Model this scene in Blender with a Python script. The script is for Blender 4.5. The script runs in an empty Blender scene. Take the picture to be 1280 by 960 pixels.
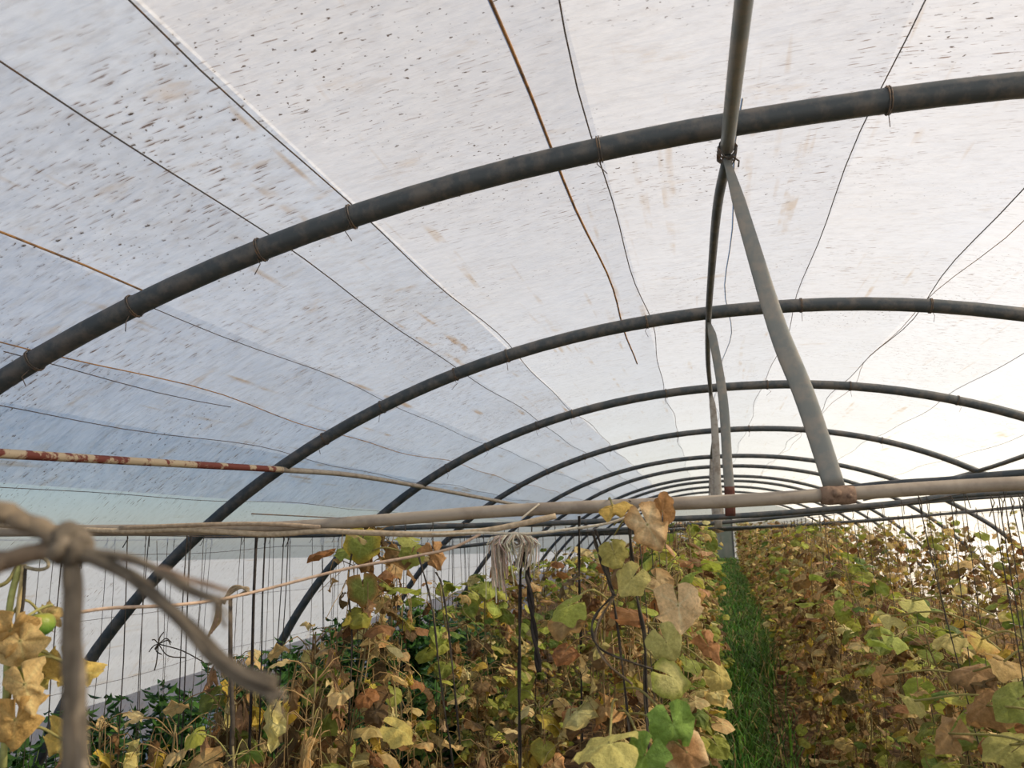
import bpy, math, random
import numpy as np
from mathutils import Matrix, Vector

C = bpy.context.scene.collection
PI = math.pi
rng = np.random.default_rng(7)
trng = np.random.default_rng(8)
random.seed(7)

# ------------------------------------------------------------------ camera geometry
F = 947.7
RT = np.array([0.97752, 0.2093, -0.02545])
UP = np.array([0.06623, -0.19022, 0.97951])
FW = np.array([-0.20017, 0.95917, 0.19981])
GZ = -1.6                                   # ground level (eye height 1.6 m, camera at the origin)

def ray(u, v):
    return RT * ((u - 640) / F) + UP * ((480 - v) / F) + FW

def at(u, v, d):                            # the point of that sight line in the plane d metres down the tunnel
    D = ray(u, v)
    return D * (d / D[1])

def mid(y):                                 # middle of the grass path
    return 0.21 + 0.047 * y

def gz(y):                                  # the ground climbs very gently to the far end
    return GZ + 0.014 * max(0.0, y - 4.0)

# ------------------------------------------------------------------ object helpers
def tag(o, label=None, cat=None, group=None, kind=None):
    if label: o['label'] = label
    if cat: o['category'] = cat
    if group: o['group'] = group
    if kind: o['kind'] = kind
    return o

def empty(name, loc=(0, 0, 0), rz=0.0):
    o = bpy.data.objects.new(name, None)
    o.empty_display_size = 0.1
    o.location = loc
    o.rotation_euler = (0, 0, rz)
    C.objects.link(o)
    return o

class MB:
    """collects tubes, boxes and sheets, then links them as ONE mesh object"""
    def __init__(s):
        s.v = []; s.f = []; s.c = []; s.uv = []; s.n = 0; s.smooth = True
    def add(s, V, Fs, col=None):
        V = np.asarray(V, float)
        s.v.append(V)
        b = s.n
        s.f.extend([tuple(int(i) + b for i in f) for f in Fs])
        if col is None: col = (1, 1, 1)
        col = np.asarray(col, float)
        if col.ndim == 1: col = np.tile(col, (len(V), 1))
        s.c.append(col)
        s.n += len(V)
    def tube(s, P, r, seg=8, col=None, flat=1.0, flatdir=None, cap=True):
        P = np.asarray(P, float); n = len(P)
        r = np.broadcast_to(np.asarray(r, float), (n,))
        T = np.gradient(P, axis=0)
        T /= np.linalg.norm(T, axis=1)[:, None] + 1e-12
        ref = np.array(flatdir if flatdir is not None else (0.31, 0.13, 0.94), float)
        if abs(T.mean(0) @ ref) > 0.93 * np.linalg.norm(T.mean(0)) and flatdir is None: ref = np.array([0.9, 0.4, 0.1])
        V = []
        for i in range(n):
            a = ref - T[i] * (ref @ T[i]); a /= np.linalg.norm(a) + 1e-12
            b = np.cross(T[i], a)
            for k in range(seg):
                t = 2 * PI * k / seg
                V.append(P[i] + r[i] * (math.cos(t) * a * flat + math.sin(t) * b))
        Fs = []
        for i in range(n - 1):
            for k in range(seg):
                k2 = (k + 1) % seg
                Fs.append((i * seg + k, i * seg + k2, (i + 1) * seg + k2, (i + 1) * seg + k))
        if cap:
            Fs.append(tuple(range(seg - 1, -1, -1)))
            Fs.append(tuple((n - 1) * seg + k for k in range(seg)))
        s.add(V, Fs, col)
    def box(s, c, e, col=None):
        c = np.array(c, float); e = np.array(e, float) / 2
        V = [c + e * np.array(q) for q in ((-1,-1,-1),(1,-1,-1),(1,1,-1),(-1,1,-1),(-1,-1,1),(1,-1,1),(1,1,1),(-1,1,1))]
        s.add(V, [(3,2,1,0),(4,5,6,7),(0,1,5,4),(1,2,6,5),(2,3,7,6),(3,0,4,7)], col)
    def mesh(s, name, mat, smooth=True):
        me = bpy.data.meshes.new(name)
        V = np.concatenate(s.v)
        me.from_pydata(V.tolist(), [], s.f)
        at_ = me.color_attributes.new('Col', 'FLOAT_COLOR', 'POINT')
        cc = np.concatenate(s.c); cc = np.concatenate([cc, np.ones((len(cc), 1))], 1)
        at_.data.foreach_set('color', cc.ravel())
        me.polygons.foreach_set('use_smooth', [smooth] * len(me.polygons))
        me.materials.append(mat)
        me.update()
        return me
    def build(s, name, mat, parent=None, smooth=True):
        o = bpy.data.objects.new(name, s.mesh(name, mat, smooth))
        C.objects.link(o)
        if parent is not None: o.parent = parent
        return o

def spline(P, n=24):
    P = np.asarray(P, float)
    if len(P) < 3:
        t = np.linspace(0, 1, n)[:, None]
        return P[0] * (1 - t) + P[-1] * t
    Q = np.vstack([2 * P[0] - P[1], P, 2 * P[-1] - P[-2]])
    out = []
    m = len(P) - 1
    k = max(2, n // m)
    for i in range(m):
        p0, p1, p2, p3 = Q[i:i + 4]
        for t in np.linspace(0, 1, k, endpoint=(i == m - 1)):
            out.append(0.5 * (2 * p1 + (p2 - p0) * t + (2 * p0 - 5 * p1 + 4 * p2 - p3) * t * t + (3 * p1 - p0 - 3 * p2 + p3) * t ** 3))
    return np.array(out)

# ------------------------------------------------------------------ materials
def newmat(name):
    m = bpy.data.materials.new(name); m.use_nodes = True
    nt = m.node_tree; nt.nodes.clear()
    return m, nt, nt.nodes, nt.links

def N(nodes, t, **kw):
    n = nodes.new(t)
    for k, v in kw.items():
        if k == 'inp':
            for kk, vv in v.items(): n.inputs[kk].default_value = vv
        else: setattr(n, k, v)
    return n

def ramp(nodes, stops):
    n = nodes.new('ShaderNodeValToRGB')
    el = n.color_ramp.elements
    while len(el) < len(stops): el.new(0.5)
    for e, (p, c) in zip(el, stops):
        e.position = p
        e.color = (c, c, c, 1) if not hasattr(c, '__len__') else (*c, 1)
    return n

def metal(name, base, spot, rough=0.55, metallic=0.5, scale=14.0, lo=0.45, hi=0.62):
    m, nt, nd, L = newmat(name)
    out = N(nd, 'ShaderNodeOutputMaterial'); b = N(nd, 'ShaderNodeBsdfPrincipled', inp={'Roughness': rough, 'Metallic': metallic})
    tc = N(nd, 'ShaderNodeTexCoord')
    no = N(nd, 'ShaderNodeTexNoise', inp={'Scale': scale, 'Detail': 5.0, 'Roughness': 0.65})
    r = ramp(nd, [(lo, base), (hi, spot)])
    L.new(tc.outputs['Object'], no.inputs['Vector']); L.new(no.outputs['Fac'], r.inputs['Fac'])
    L.new(r.outputs['Color'], b.inputs['Base Color'])
    bp = N(nd, 'ShaderNodeBump', inp={'Strength': 0.25, 'Distance': 0.004})
    L.new(no.outputs['Fac'], bp.inputs['Height']); L.new(bp.outputs['Normal'], b.inputs['Normal'])
    L.new(b.outputs['BSDF'], out.inputs['Surface'])
    return m

def leafmat(name, trans=0.38, rough=0.6, scale=38.0, var=(0.62, 1.18)):
    m, nt, nd, L = newmat(name)
    out = N(nd, 'ShaderNodeOutputMaterial')
    at_ = N(nd, 'ShaderNodeAttribute', attribute_name='Col')
    tc = N(nd, 'ShaderNodeTexCoord')
    no = N(nd, 'ShaderNodeTexNoise', inp={'Scale': scale, 'Detail': 4.0, 'Roughness': 0.7})
    L.new(tc.outputs['Object'], no.inputs['Vector'])
    mr = N(nd, 'ShaderNodeMapRange', inp={'From Min': 0.3, 'From Max': 0.7, 'To Min': var[0], 'To Max': var[1]})
    L.new(no.outputs['Fac'], mr.inputs['Value'])
    mx = N(nd, 'ShaderNodeVectorMath', operation='SCALE')
    L.new(at_.outputs['Color'], mx.inputs[0]); L.new(mr.outputs['Result'], mx.inputs['Scale'])
    b = N(nd, 'ShaderNodeBsdfPrincipled', inp={'Roughness': rough, 'Specular IOR Level': 0.25})
    t = N(nd, 'ShaderNodeBsdfTranslucent')
    mix = N(nd, 'ShaderNodeMixShader', inp={'Fac': trans})
    bp = N(nd, 'ShaderNodeBump', inp={'Strength': 0.7, 'Distance': 0.006})
    L.new(no.outputs['Fac'], bp.inputs['Height']); L.new(bp.outputs['Normal'], b.inputs['Normal'])
    L.new(mx.outputs['Vector'], b.inputs['Base Color']); L.new(mx.outputs['Vector'], t.inputs['Color'])
    L.new(b.outputs['BSDF'], mix.inputs[1]); L.new(t.outputs['BSDF'], mix.inputs[2])
    L.new(mix.outputs['Shader'], out.inputs['Surface'])
    return m

def plain(name, rough=0.8, scale=60.0, var=(0.7, 1.15)):      # colour from the mesh, mottled
    m, nt, nd, L = newmat(name)
    out = N(nd, 'ShaderNodeOutputMaterial')
    at_ = N(nd, 'ShaderNodeAttribute', attribute_name='Col')
    tc = N(nd, 'ShaderNodeTexCoord')
    no = N(nd, 'ShaderNodeTexNoise', inp={'Scale': scale, 'Detail': 4.0})
    L.new(tc.outputs['Object'], no.inputs['Vector'])
    mr = N(nd, 'ShaderNodeMapRange', inp={'From Min': 0.3, 'From Max': 0.7, 'To Min': var[0], 'To Max': var[1]})
    L.new(no.outputs['Fac'], mr.inputs['Value'])
    mx = N(nd, 'ShaderNodeVectorMath', operation='SCALE')
    L.new(at_.outputs['Color'], mx.inputs[0]); L.new(mr.outputs['Result'], mx.inputs['Scale'])
    b = N(nd, 'ShaderNodeBsdfPrincipled', inp={'Roughness': rough, 'Specular IOR Level': 0.2})
    L.new(mx.outputs['Vector'], b.inputs['Base Color'])
    L.new(b.outputs['BSDF'], out.inputs['Surface'])
    return m

def filmmat(nm, clean, dirty):
    m, nt, nd, L = newmat(nm)
    out = N(nd, 'ShaderNodeOutputMaterial')
    uv = N(nd, 'ShaderNodeUVMap', uv_map='UVMap')              # metres: x round the arch, y down the tunnel
    def mapped(sx, sy, rot=0.0, off=0.0):
        mp = N(nd, 'ShaderNodeMapping', inp={'Scale': (sx, sy, 1), 'Rotation': (0, 0, rot), 'Location': (off, off * .7, 0)})
        L.new(uv.outputs['UV'], mp.inputs['Vector']); return mp
    def noise(mp, sc=1.0, det=3.0, rg=0.55):
        n = N(nd, 'ShaderNodeTexNoise', inp={'Scale': sc, 'Detail': det, 'Roughness': rg})
        L.new(mp.outputs['Vector'], n.inputs['Vector']); return n
    def mul(a, b):
        q = N(nd, 'ShaderNodeMath', operation='MULTIPLY')
        L.new(a, q.inputs[0])
        if isinstance(b, float): q.inputs[1].default_value = b
        else: L.new(b, q.inputs[1])
        return q.outputs[0]
    def mixc(fac, a, b):
        q = N(nd, 'ShaderNodeMix', data_type='RGBA')
        L.new(fac, q.inputs['Factor'])
        if isinstance(a, tuple): q.inputs[6].default_value = (*a, 1)
        else: L.new(a, q.inputs[6])
        q.inputs[7].default_value = (*b, 1)
        return q.outputs[2]
    # broad mottling of old film
    big = noise(mapped(1.1, 0.8), 1.6, 5.0, 0.6)
    rb = ramp(nd, [(0.35, 0.0), (0.75, 1.0)]); L.new(big.outputs['Fac'], rb.inputs['Fac'])
    col = mixc(mul(rb.outputs['Color'], 0.35), clean, dirty)
    fine = noise(mapped(16.0, 30.0, 0.2, 14.0), 1.0, 6.0, 0.75)
    rfine = ramp(nd, [(0.48, 0.0), (0.72, 1.0)]); L.new(fine.outputs['Fac'], rfine.inputs['Fac'])
    col = mixc(mul(rfine.outputs['Color'], 0.30), col, (0.56, 0.48, 0.40))
    # ochre run-off bands along the tunnel
    band = noise(mapped(20.0, 0.6, 0, 3.0), 1.0, 2.0)
    rband = ramp(nd, [(0.61, 0.0), (0.69, 1.0)]); L.new(band.outputs['Fac'], rband.inputs['Fac'])
    brk = noise(mapped(9.0, 5.0, 0, 9.0), 1.0, 4.0)
    rbrk = ramp(nd, [(0.45, 0.0), (0.62, 1.0)]); L.new(brk.outputs['Fac'], rbrk.inputs['Fac'])
    col = mixc(mul(mul(rband.outputs['Color'], rbrk.outputs['Color']), 0.5), col, (0.62, 0.42, 0.22))
    # ochre patches
    pat = noise(mapped(3.0, 7.0, 0.15, 5.0), 1.0, 6.0, 0.7)
    rpat = ramp(nd, [(0.60, 0.0), (0.72, 1.0)]); L.new(pat.outputs['Fac'], rpat.inputs['Fac'])
    col = mixc(mul(rpat.outputs['Color'], 0.45), col, (0.66, 0.50, 0.34))
    # short dashes of dirt lying round the arch
    dash = noise(mapped(19.0, 130.0, 0.06, 2.0), 1.0, 2.0, 0.5)
    rdash = ramp(nd, [(0.63, 0.0), (0.68, 1.0)]); L.new(dash.outputs['Fac'], rdash.inputs['Fac'])
    zone = noise(mapped(1.7, 1.9, 0, 11.0), 1.0, 3.0)
    rzone = ramp(nd, [(0.42, 0.0), (0.60, 1.0)]); L.new(zone.outputs['Fac'], rzone.inputs['Fac'])
    col = mixc(mul(mul(rdash.outputs['Color'], rzone.outputs['Color']), 0.8), col, (0.24, 0.14, 0.08))
    # dark crumbs
    cr = noise(mapped(60.0, 80.0, 0.7, 7.0), 1.0, 2.0)
    rcr = ramp(nd, [(0.66, 0.0), (0.69, 1.0)]); L.new(cr.outputs['Fac'], rcr.inputs['Fac'])
    zone2 = noise(mapped(1.3, 1.6, 0.3, 21.0), 1.0, 3.0)
    rz2 = ramp(nd, [(0.47, 0.0), (0.60, 1.0)]); L.new(zone2.outputs['Fac'], rz2.inputs['Fac'])
    col = mixc(mul(mul(rcr.outputs['Color'], rz2.outputs['Color']), 0.9), col, (0.12, 0.075, 0.045))
    # creases
    w1 = noise(mapped(2.2, 26.0, 0.75, 1.0), 1.0, 3.0, 0.6)
    w2 = noise(mapped(3.0, 9.0, -0.4, 4.0), 1.0, 4.0, 0.6)
    ad = N(nd, 'ShaderNodeMath', operation='ADD'); L.new(w1.outputs['Fac'], ad.inputs[0]); L.new(w2.outputs['Fac'], ad.inputs[1])
    bp = N(nd, 'ShaderNodeBump', inp={'Strength': 0.5, 'Distance': 0.03})
    L.new(ad.outputs[0], bp.inputs['Height'])
    tr = N(nd, 'ShaderNodeBsdfTranslucent'); df = N(nd, 'ShaderNodeBsdfPrincipled', inp={'Roughness': 0.35, 'Specular IOR Level': 0.4})
    tp = N(nd, 'ShaderNodeBsdfTransparent')
    for q in (tr, df): L.new(bp.outputs['Normal'], q.inputs['Normal'])
    L.new(col, tr.inputs['Color']); L.new(col, df.inputs['Base Color']); L.new(col, tp.inputs['Color'])
    m1 = N(nd, 'ShaderNodeMixShader', inp={'Fac': 0.20}); L.new(tr.outputs[0], m1.inputs[1]); L.new(df.outputs[0], m1.inputs[2])
    m2 = N(nd, 'ShaderNodeMixShader', inp={'Fac': FILM_CLEAR}); L.new(m1.outputs[0], m2.inputs[1]); L.new(tp.outputs[0], m2.inputs[2])
    L.new(m2.outputs[0], out.inputs['Surface'])
    return m

def soilmat():
    m, nt, nd, L = newmat('soil')
    out = N(nd, 'ShaderNodeOutputMaterial'); b = N(nd, 'ShaderNodeBsdfPrincipled', inp={'Roughness': 0.95, 'Specular IOR Level': 0.1})
    tc = N(nd, 'ShaderNodeTexCoord')
    no = N(nd, 'ShaderNodeTexNoise', inp={'Scale': 9.0, 'Detail': 8.0, 'Roughness': 0.7})
    L.new(tc.outputs['Object'], no.inputs['Vector'])
    r = ramp(nd, [(0.3, (0.035, 0.022, 0.012)), (0.55, (0.11, 0.07, 0.04)), (0.75, (0.22, 0.15, 0.09))])
    L.new(no.outputs['Fac'], r.inputs['Fac']); L.new(r.outputs['Color'], b.inputs['Base Color'])
    bp = N(nd, 'ShaderNodeBump', inp={'Strength': 0.8, 'Distance': 0.03}); L.new(no.outputs['Fac'], bp.inputs['Height']); L.new(bp.outputs['Normal'], b.inputs['Normal'])
    L.new(b.outputs['BSDF'], out.inputs['Surface'])
    return m

def fieldmat():
    m, nt, nd, L = newmat('dry_field')
    out = N(nd, 'ShaderNodeOutputMaterial'); b = N(nd, 'ShaderNodeBsdfPrincipled', inp={'Roughness': 0.95})
    tc = N(nd, 'ShaderNodeTexCoord'); no = N(nd, 'ShaderNodeTexNoise', inp={'Scale': 0.8, 'Detail': 6.0})
    L.new(tc.outputs['Object'], no.inputs['Vector'])
    r = ramp(nd, [(0.3, (0.50, 0.51, 0.50)), (0.7, (0.62, 0.63, 0.62))])
    L.new(no.outputs['Fac'], r.inputs['Fac']); L.new(r.outputs['Color'], b.inputs['Base Color']); L.new(b.outputs['BSDF'], out.inputs['Surface'])
    return m

FILM_CLEAR = 0.44
M_FILM = filmmat('greenhouse_film', (0.87, 0.84, 0.79), (0.77, 0.71, 0.63))
M_SKYTINT = filmmat('skylight_tinted_film', (0.78, 0.85, 0.95), (0.72, 0.76, 0.82))  # blue of the skylit side put into the film colour
M_SOIL = soilmat()
M_HOOP = metal('weathered_galvanised_steel', (0.060, 0.073, 0.083), (0.125, 0.12, 0.115), 0.55, 0.35)
M_TIE = metal('dusty_beige_steel', (0.36, 0.31, 0.25), (0.25, 0.21, 0.17), 0.6, 0.2, 9.0)
M_BRACE = metal('flattened_steel_strip', (0.20, 0.215, 0.21), (0.28, 0.26, 0.23), 0.55, 0.35)
M_PALE = metal('pale_galvanised_strip', (0.36, 0.34, 0.31), (0.24, 0.21, 0.18), 0.6, 0.2, 20.0)
M_RUSTPAINT = metal('flaking_red_paint', (0.16, 0.035, 0.022), (0.46, 0.36, 0.24), 0.75, 0.0, 6.0, 0.515, 0.555)
M_CLAMP = metal('brown_corroded_clamp', (0.25, 0.17, 0.12), (0.14, 0.09, 0.065), 0.9, 0.0, 60.0)
M_RUST = metal('rust', (0.11, 0.035, 0.025), (0.07, 0.035, 0.025), 0.9, 0.0, 40.0)
M_WIRE = metal('dark_wire', (0.09, 0.085, 0.08), (0.16, 0.10, 0.06), 0.7, 0.2, 30.0)
M_BINDING = metal('wire_binding', (0.09, 0.085, 0.08), (0.2, 0.13, 0.08), 0.7, 0.2, 40.0)
M_RUSTWIRE = metal('ochre_stained_wire', (0.42, 0.22, 0.08), (0.16, 0.10, 0.06), 0.8, 0.0, 18.0)
M_LEAF = leafmat('cucumber_leaf')
M_LEAFBIG = leafmat('big_cucumber_leaf', 0.30, 0.6, 130.0, (0.72, 1.16))
M_PEPPER = leafmat('pepper_leaf', 0.25, 0.4, 20.0)
M_GRASS = leafmat('grass_blade', 0.4, 0.5, 8.0)
M_STEM = plain('dry_stem')
M_TWINE = plain('twine', 0.85, 90.0)
M_FRUIT = leafmat('fruit_skin', 0.05, 0.35, 30.0, (0.85, 1.1))

# ------------------------------------------------------------------ tunnel section
XC, XD, A_, B_, ZC, NN = 0.3542, 0.0334, 4.1698, 3.3678, -2.2798, 2.10677
def sect(th, y, off=0.0, k=0.0):            # th = angle from the vertical, + to the left
    ca, sa = -math.sin(th), math.cos(th)
    e = 2 / NN
    a = A_ + off; b = B_ + off
    # point whose direction angle (after scaling) is th + 90 deg, on the superellipse
    s = (abs(ca) ** NN + abs(sa) ** NN) ** (-1 / NN) * (1 + k)
    return np.array([XC + XD * y + a * s * ca, y, ZC + b * s * sa])
TH_G = 1.372                                # angle where the film meets the ground
HOOP_Y = [1.948, 3.811, 5.913, 8.354, 10.9, 12.9, 15.4, 16.8, 18.8, 21.1, 23.7]
HOOP_K = [((-0.042, 0.0878, -0.0277, -0.0011), -0.12, 0.62), ((0.0537, -0.0629, 0.0077, 0.002), -0.28, 1.055),
          ((0.0063, -0.0215, 0.0076, 0.0024), -0.465, 1.167), ((0.0259, -0.013, -0.0008, -0.0014), -0.59, 0.72),
          ((-0.0284, 0.025, 0.0159, -0.0124), -0.86, 1.045), ((-0.0523, 0.0023, 0.0113, -0.0037), -0.67, 0.605)]
END_Y = 25.6
ORD = ['nearest', 'second', 'third', 'fourth', 'fifth', 'sixth', 'seventh', 'eighth', 'ninth', 'tenth', 'eleventh', 'twelfth']

def hoop_pt(i, th):
    k = 0.0
    if i < len(HOOP_K):
        c, a, b = HOOP_K[i]
        k = float(np.polyval(c, min(max(th, a), b)))
    return sect(th, HOOP_Y[i], 0.0, k)

for i, y in enumerate(HOOP_Y):
    P = np.array([hoop_pt(i, t) for t in np.linspace(-TH_G - .01, TH_G + .01, 73)])
    m = MB(); m.tube(P, 0.033 if i < 3 else 0.031, 12 if i < 4 else 8)
    o = m.build('steel_hoop', M_HOOP)
    if i < 4:                                # wire twists that tie the lengthwise wires to the hoop
        for th in (0.135, 0.314, 0.386, 0.494, 0.585, -0.045, -0.185, -0.36):
            c = hoop_pt(i, th); d_ = (hoop_pt(i, th + .02) - c); d_ /= np.linalg.norm(d_); n_ = np.cross(d_, (0, 1, 0))
            m = MB(); rr = 0.036
            for k in range(2):
                t = np.linspace(0, 2 * PI, 13)
                m.tube(c + d_ * (.006 * k - .003) + np.outer(np.cos(t), (0, 1, 0)) * rr + np.outer(np.sin(t), n_) * rr, .0022, 5, cap=False)
            e = c + np.array([0, -.5 * rr, -rr]); q = trng.uniform(-.02, .02, 2)
            m.tube([e, e + np.array([q[0], -.008, -.02]), e + np.array([q[1], -.004, -.05])], .0014, 4)
            m.build('wire_tie', M_BINDING, o)
    lab = ('grey steel tunnel hoop nearest the camera, crossing the top of the picture' if i == 0 else
           'grey steel tunnel hoop, %s from the camera, arching under the white film' % ORD[i])
    tag(o, lab, 'hoop', 'steel hoops of the tunnel')

# ---- film: flat strips stretched between the lengthwise wires, one sheet
W_TH = [-1.19, -1.02, -0.86, -0.70, -0.54, -0.36, -0.185, -0.045, 0.135, 0.314, 0.386, 0.494, 0.585, 0.655, 0.76, 0.87, 0.99, 1.12, 1.25]
W_TH_ALL = [-TH_G] + W_TH + [TH_G]
def film_sheet(name, ths, y0, y1, ny, lift=0.075, mat=None):
    ys = np.linspace(y0, y1, ny)
    V = []; UVs = []; Fs = []
    pts = []
    for a, b in zip(ths[:-1], ths[1:]):
        for t in (0, 0.25, 0.5, 0.75): pts.append((a, b, t))
    pts.append((ths[-1], ths[-1], 0))
    for y in ys:
        for (a, b, t) in pts:
            p = sect(a, y, lift) * (1 - t) + sect(b, y, lift) * t
            V.append(p)
            UVs.append(((a * (1 - t) + b * t) * 3.6 + 20, y + 20))
    n = len(pts)
    for j in range(ny - 1):
        for k in range(n - 1):
            Fs.append((j * n + k, j * n + k + 1, (j + 1) * n + k + 1, (j + 1) * n + k))
    me = bpy.data.meshes.new(name)
    me.from_pydata([tuple(p) for p in V], [], Fs)
    ul = me.uv_layers.new(name='UVMap')
    for l in me.loops: ul.data[l.index].uv = UVs[l.vertex_index]
    me.materials.append(mat or M_FILM)
    o = bpy.data.objects.new(name, me); C.objects.link(o)
    return o
kw = dict(kind='structure')
th_e = 0.87
tag(film_sheet('ceiling', [t for t in W_TH_ALL if -0.87 <= t <= 0.87], -2.5, END_Y, 40), 'translucent white plastic film roof spotted with dirt', 'film roof', **kw)
tag(film_sheet('wall_left', [t for t in W_TH_ALL if t >= 0.86], -2.5, END_Y, 40), 'white plastic film side behind the hanging strings at left', 'film wall', **kw)
tag(film_sheet('wall_right', [t for t in W_TH_ALL if t <= -0.85], -2.5, END_Y, 40), 'bright white plastic film side beyond the right rows', 'film wall', **kw)
tag(film_sheet('added_tint_sheet', [t for t in W_TH_ALL if 0.31 <= t <= 0.80], -2.5, END_Y, 40, 0.078, M_SKYTINT), 'added sheet tinted to dim and blue the roof left of the cream strip', 'film sheet', **kw)  # added sheet, its tint makes the left roof dimmer and bluer
# far gable
ths = np.linspace(-TH_G, TH_G, 41)
V = [sect(t, END_Y, 0.07) for t in ths] + [np.array([XC + XD * END_Y, END_Y, GZ])]
me = bpy.data.meshes.new('wall_back')
me.from_pydata([tuple(p) for p in V], [], [(i, i + 1, 41) for i in range(40)])
ul = me.uv_layers.new(name='UVMap')
for l in me.loops:
    p = V[l.vertex_index]; ul.data[l.index].uv = (p[0] + 40, p[2] + 40)
me.materials.append(M_FILM)
o = bpy.data.objects.new('wall_back', me); C.objects.link(o); tag(o, 'pale film gable closing the far end of the tunnel', 'film wall', **kw)
# gable door
M_DOOR = metal('grey_green_door_sheet', (0.16, 0.20, 0.17), (0.22, 0.24, 0.21), 0.7, 0.0, 3.0)
dr = empty('door_1', (1.27, END_Y - 0.1, gz(END_Y))); tag(dr, 'grey green door in the far gable at the end of the path', 'door', **kw)
m = MB(); m.box((0, 0, 0.88), (0.84, 0.03, 1.7)); m.build('door_panel', M_DOOR, dr, False)
m = MB()
for sx in (-0.44, 0.44): m.box((sx, 0, 0.9), (0.05, 0.06, 1.8))
m.box((0, 0, 1.78), (0.93, 0.06, 0.05)); m.build('door_frame', M_HOOP, dr, False)

# ---- floor
m = MB()
xs = np.linspace(-6, 8, 57); ys = np.linspace(-3, 30, 100)
V = []
for y in ys:
    for x in xs:
        V.append((x, y, gz(y) - 0.012 + 0.012 * math.sin(x * 5.1 + y * 1.3) * math.sin(y * 4.3)))
m.add(V, [(j * 57 + i, j * 57 + i + 1, (j + 1) * 57 + i + 1, (j + 1) * 57 + i) for j in range(99) for i in range(56)])
tag(m.build('floor', M_SOIL), 'dark brown soil with dry litter under the plants', 'soil', kind='structure')
m = MB(); m.add([(-80, -80, GZ - .06), (80, -80, GZ - .06), (80, 90, GZ - .06), (-80, 90, GZ - .06)], [(0, 1, 2, 3)])
tag(m.build('ground', fieldmat()), 'bare field around the tunnel', 'ground', kind='structure')

# ------------------------------------------------------------------ lengthwise wires on the film
def wire(th, y0, y1, r, mat, label, name='film_wire', wav=0.004, grp='lengthwise wires under the film', off=0.066):
    P = []
    ph = rng.random() * 6
    for y in np.arange(y0, y1, 0.23):
        k = wav * (math.sin(y * 1.7 + ph) + 0.6 * math.sin(y * 3.9 + ph * 2))
        P.append(sect(th + k, y, off))
    m = MB(); m.tube(P, r, 5)
    return tag(m.build(name, mat), label, 'wire', grp)
wire(0.135, -1, 25, 0.0022, M_WIRE, 'thin dark wire under the roof film, first left of the ridge pipe')
wire(0.166, -1, 5.2, 0.0042, M_RUSTWIRE, 'ochre rust-stained wire under the film, left of the dark wire beside the ridge', 'stained_wire', 0.003)
wire(0.314, -1, 25, 0.0022, M_WIRE, 'thin dark wire where the cream film meets the added blue-tinted sheet')
wire(0.386, -1, 25, 0.0022, M_WIRE, 'dark wire on the added blue-tinted sheet between the cream strip edge and the ochre wire', wav=0.003)
wire(0.494, -1, 2.0, 0.0034, M_RUSTWIRE, 'brownish wire ending at the nearest hoop on the left', 'stained_wire')
wire(0.499, 2.0, 25, 0.0016, M_WIRE, 'faint wire running on from the brownish wire beyond the nearest hoop')
wire(0.585, -1, 25, 0.0024, M_RUSTWIRE, 'brown wire above the red-painted pipe on the left film', 'stained_wire', 0.006)
wire(0.594, 1.9, 3.1, 0.0018, M_WIRE, 'short slack wire just under the brown wire on the left film', wav=0.006)
wire(0.655, -1, 25, 0.0018, M_WIRE, 'dark wire just above the red-painted pipe on the left film', wav=0.006)
wire(0.76, -1, 25, 0.0016, M_WIRE, 'faint wire between the red-painted pipe and the beige tie pipe')
wire(0.87, -1, 25, 0.0016, M_WIRE, 'faint wire level with the beige tie pipe on the left film')
wire(0.99, -1, 25, 0.0014, M_WIRE, 'faint wire behind the hanging strings, below the tie pipe')
wire(1.12, -1, 25, 0.0014, M_WIRE, 'lowest faint wire on the left film wall')
wire(-0.045, -1, 25, 0.0018, M_WIRE, 'thin wire under the roof film, first right of the ridge pipe')
wire(0.036, 1.95, 9, 0.0016, M_WIRE, 'slack wire beside the ridge pipe beyond the nearest hoop', wav=0.006)
wire(-0.185, -1, 25, 0.0022, M_WIRE, 'wire under the bright film, second right of the ridge pipe', wav=0.006)
wire(-0.193, 2.2, 25, 0.0016, M_RUSTWIRE, 'ochre streaked wire close beside the second wire right of the ridge', 'stained_wire', 0.008)
wire(-0.36, -1, 25, 0.0018, M_WIRE, 'wire under the bright film, third right of the ridge pipe', wav=0.005)
wire(-0.54, -1, 25, 0.0018, M_WIRE, 'wire under the bright film, fourth right of the ridge pipe')
wire(-0.70, -1, 25, 0.0018, M_WIRE, 'wire under the bright film, fifth right of the ridge pipe')

# ------------------------------------------------------------------ ridge pipe, braces, ties, purlins
P = [(0.19, -1.2, 1.02), (0.192, 0.6, 1.005), (0.1925, 1.347, 1.0), (0.198, 1.948, 1.008)]
rg = empty('ridge_pipe', (0.198, 1.948, 1.0)); tag(rg, 'grey ridge pipe under the hoops running from the top edge to the far end', 'pipe')
off = np.array(rg.location)
m = MB(); m.tube(spline([np.array(p) - off for p in P], 20), 0.0185, 12); m.build('near_length', M_BRACE, rg)
P = [(0.198, 1.955, 0.985), (0.19, 2.3, 1.0), (0.205, 3.0, 1.04), (0.224, 3.811, 1.055), (0.26, 4.8, 1.06), (0.321, 5.913, 1.056), (0.45, 8.354, 1.05), (0.53, 10.9, 1.05), (0.75, 17, 1.05), (1.0, 23.7, 1.05)]
m = MB(); m.tube(spline([np.array(p) - off for p in P], 60), [0.011] + [0.0155] * 62 if False else 0.0150, 10); m.build('far_length', M_HOOP, rg)
m = MB()
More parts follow.
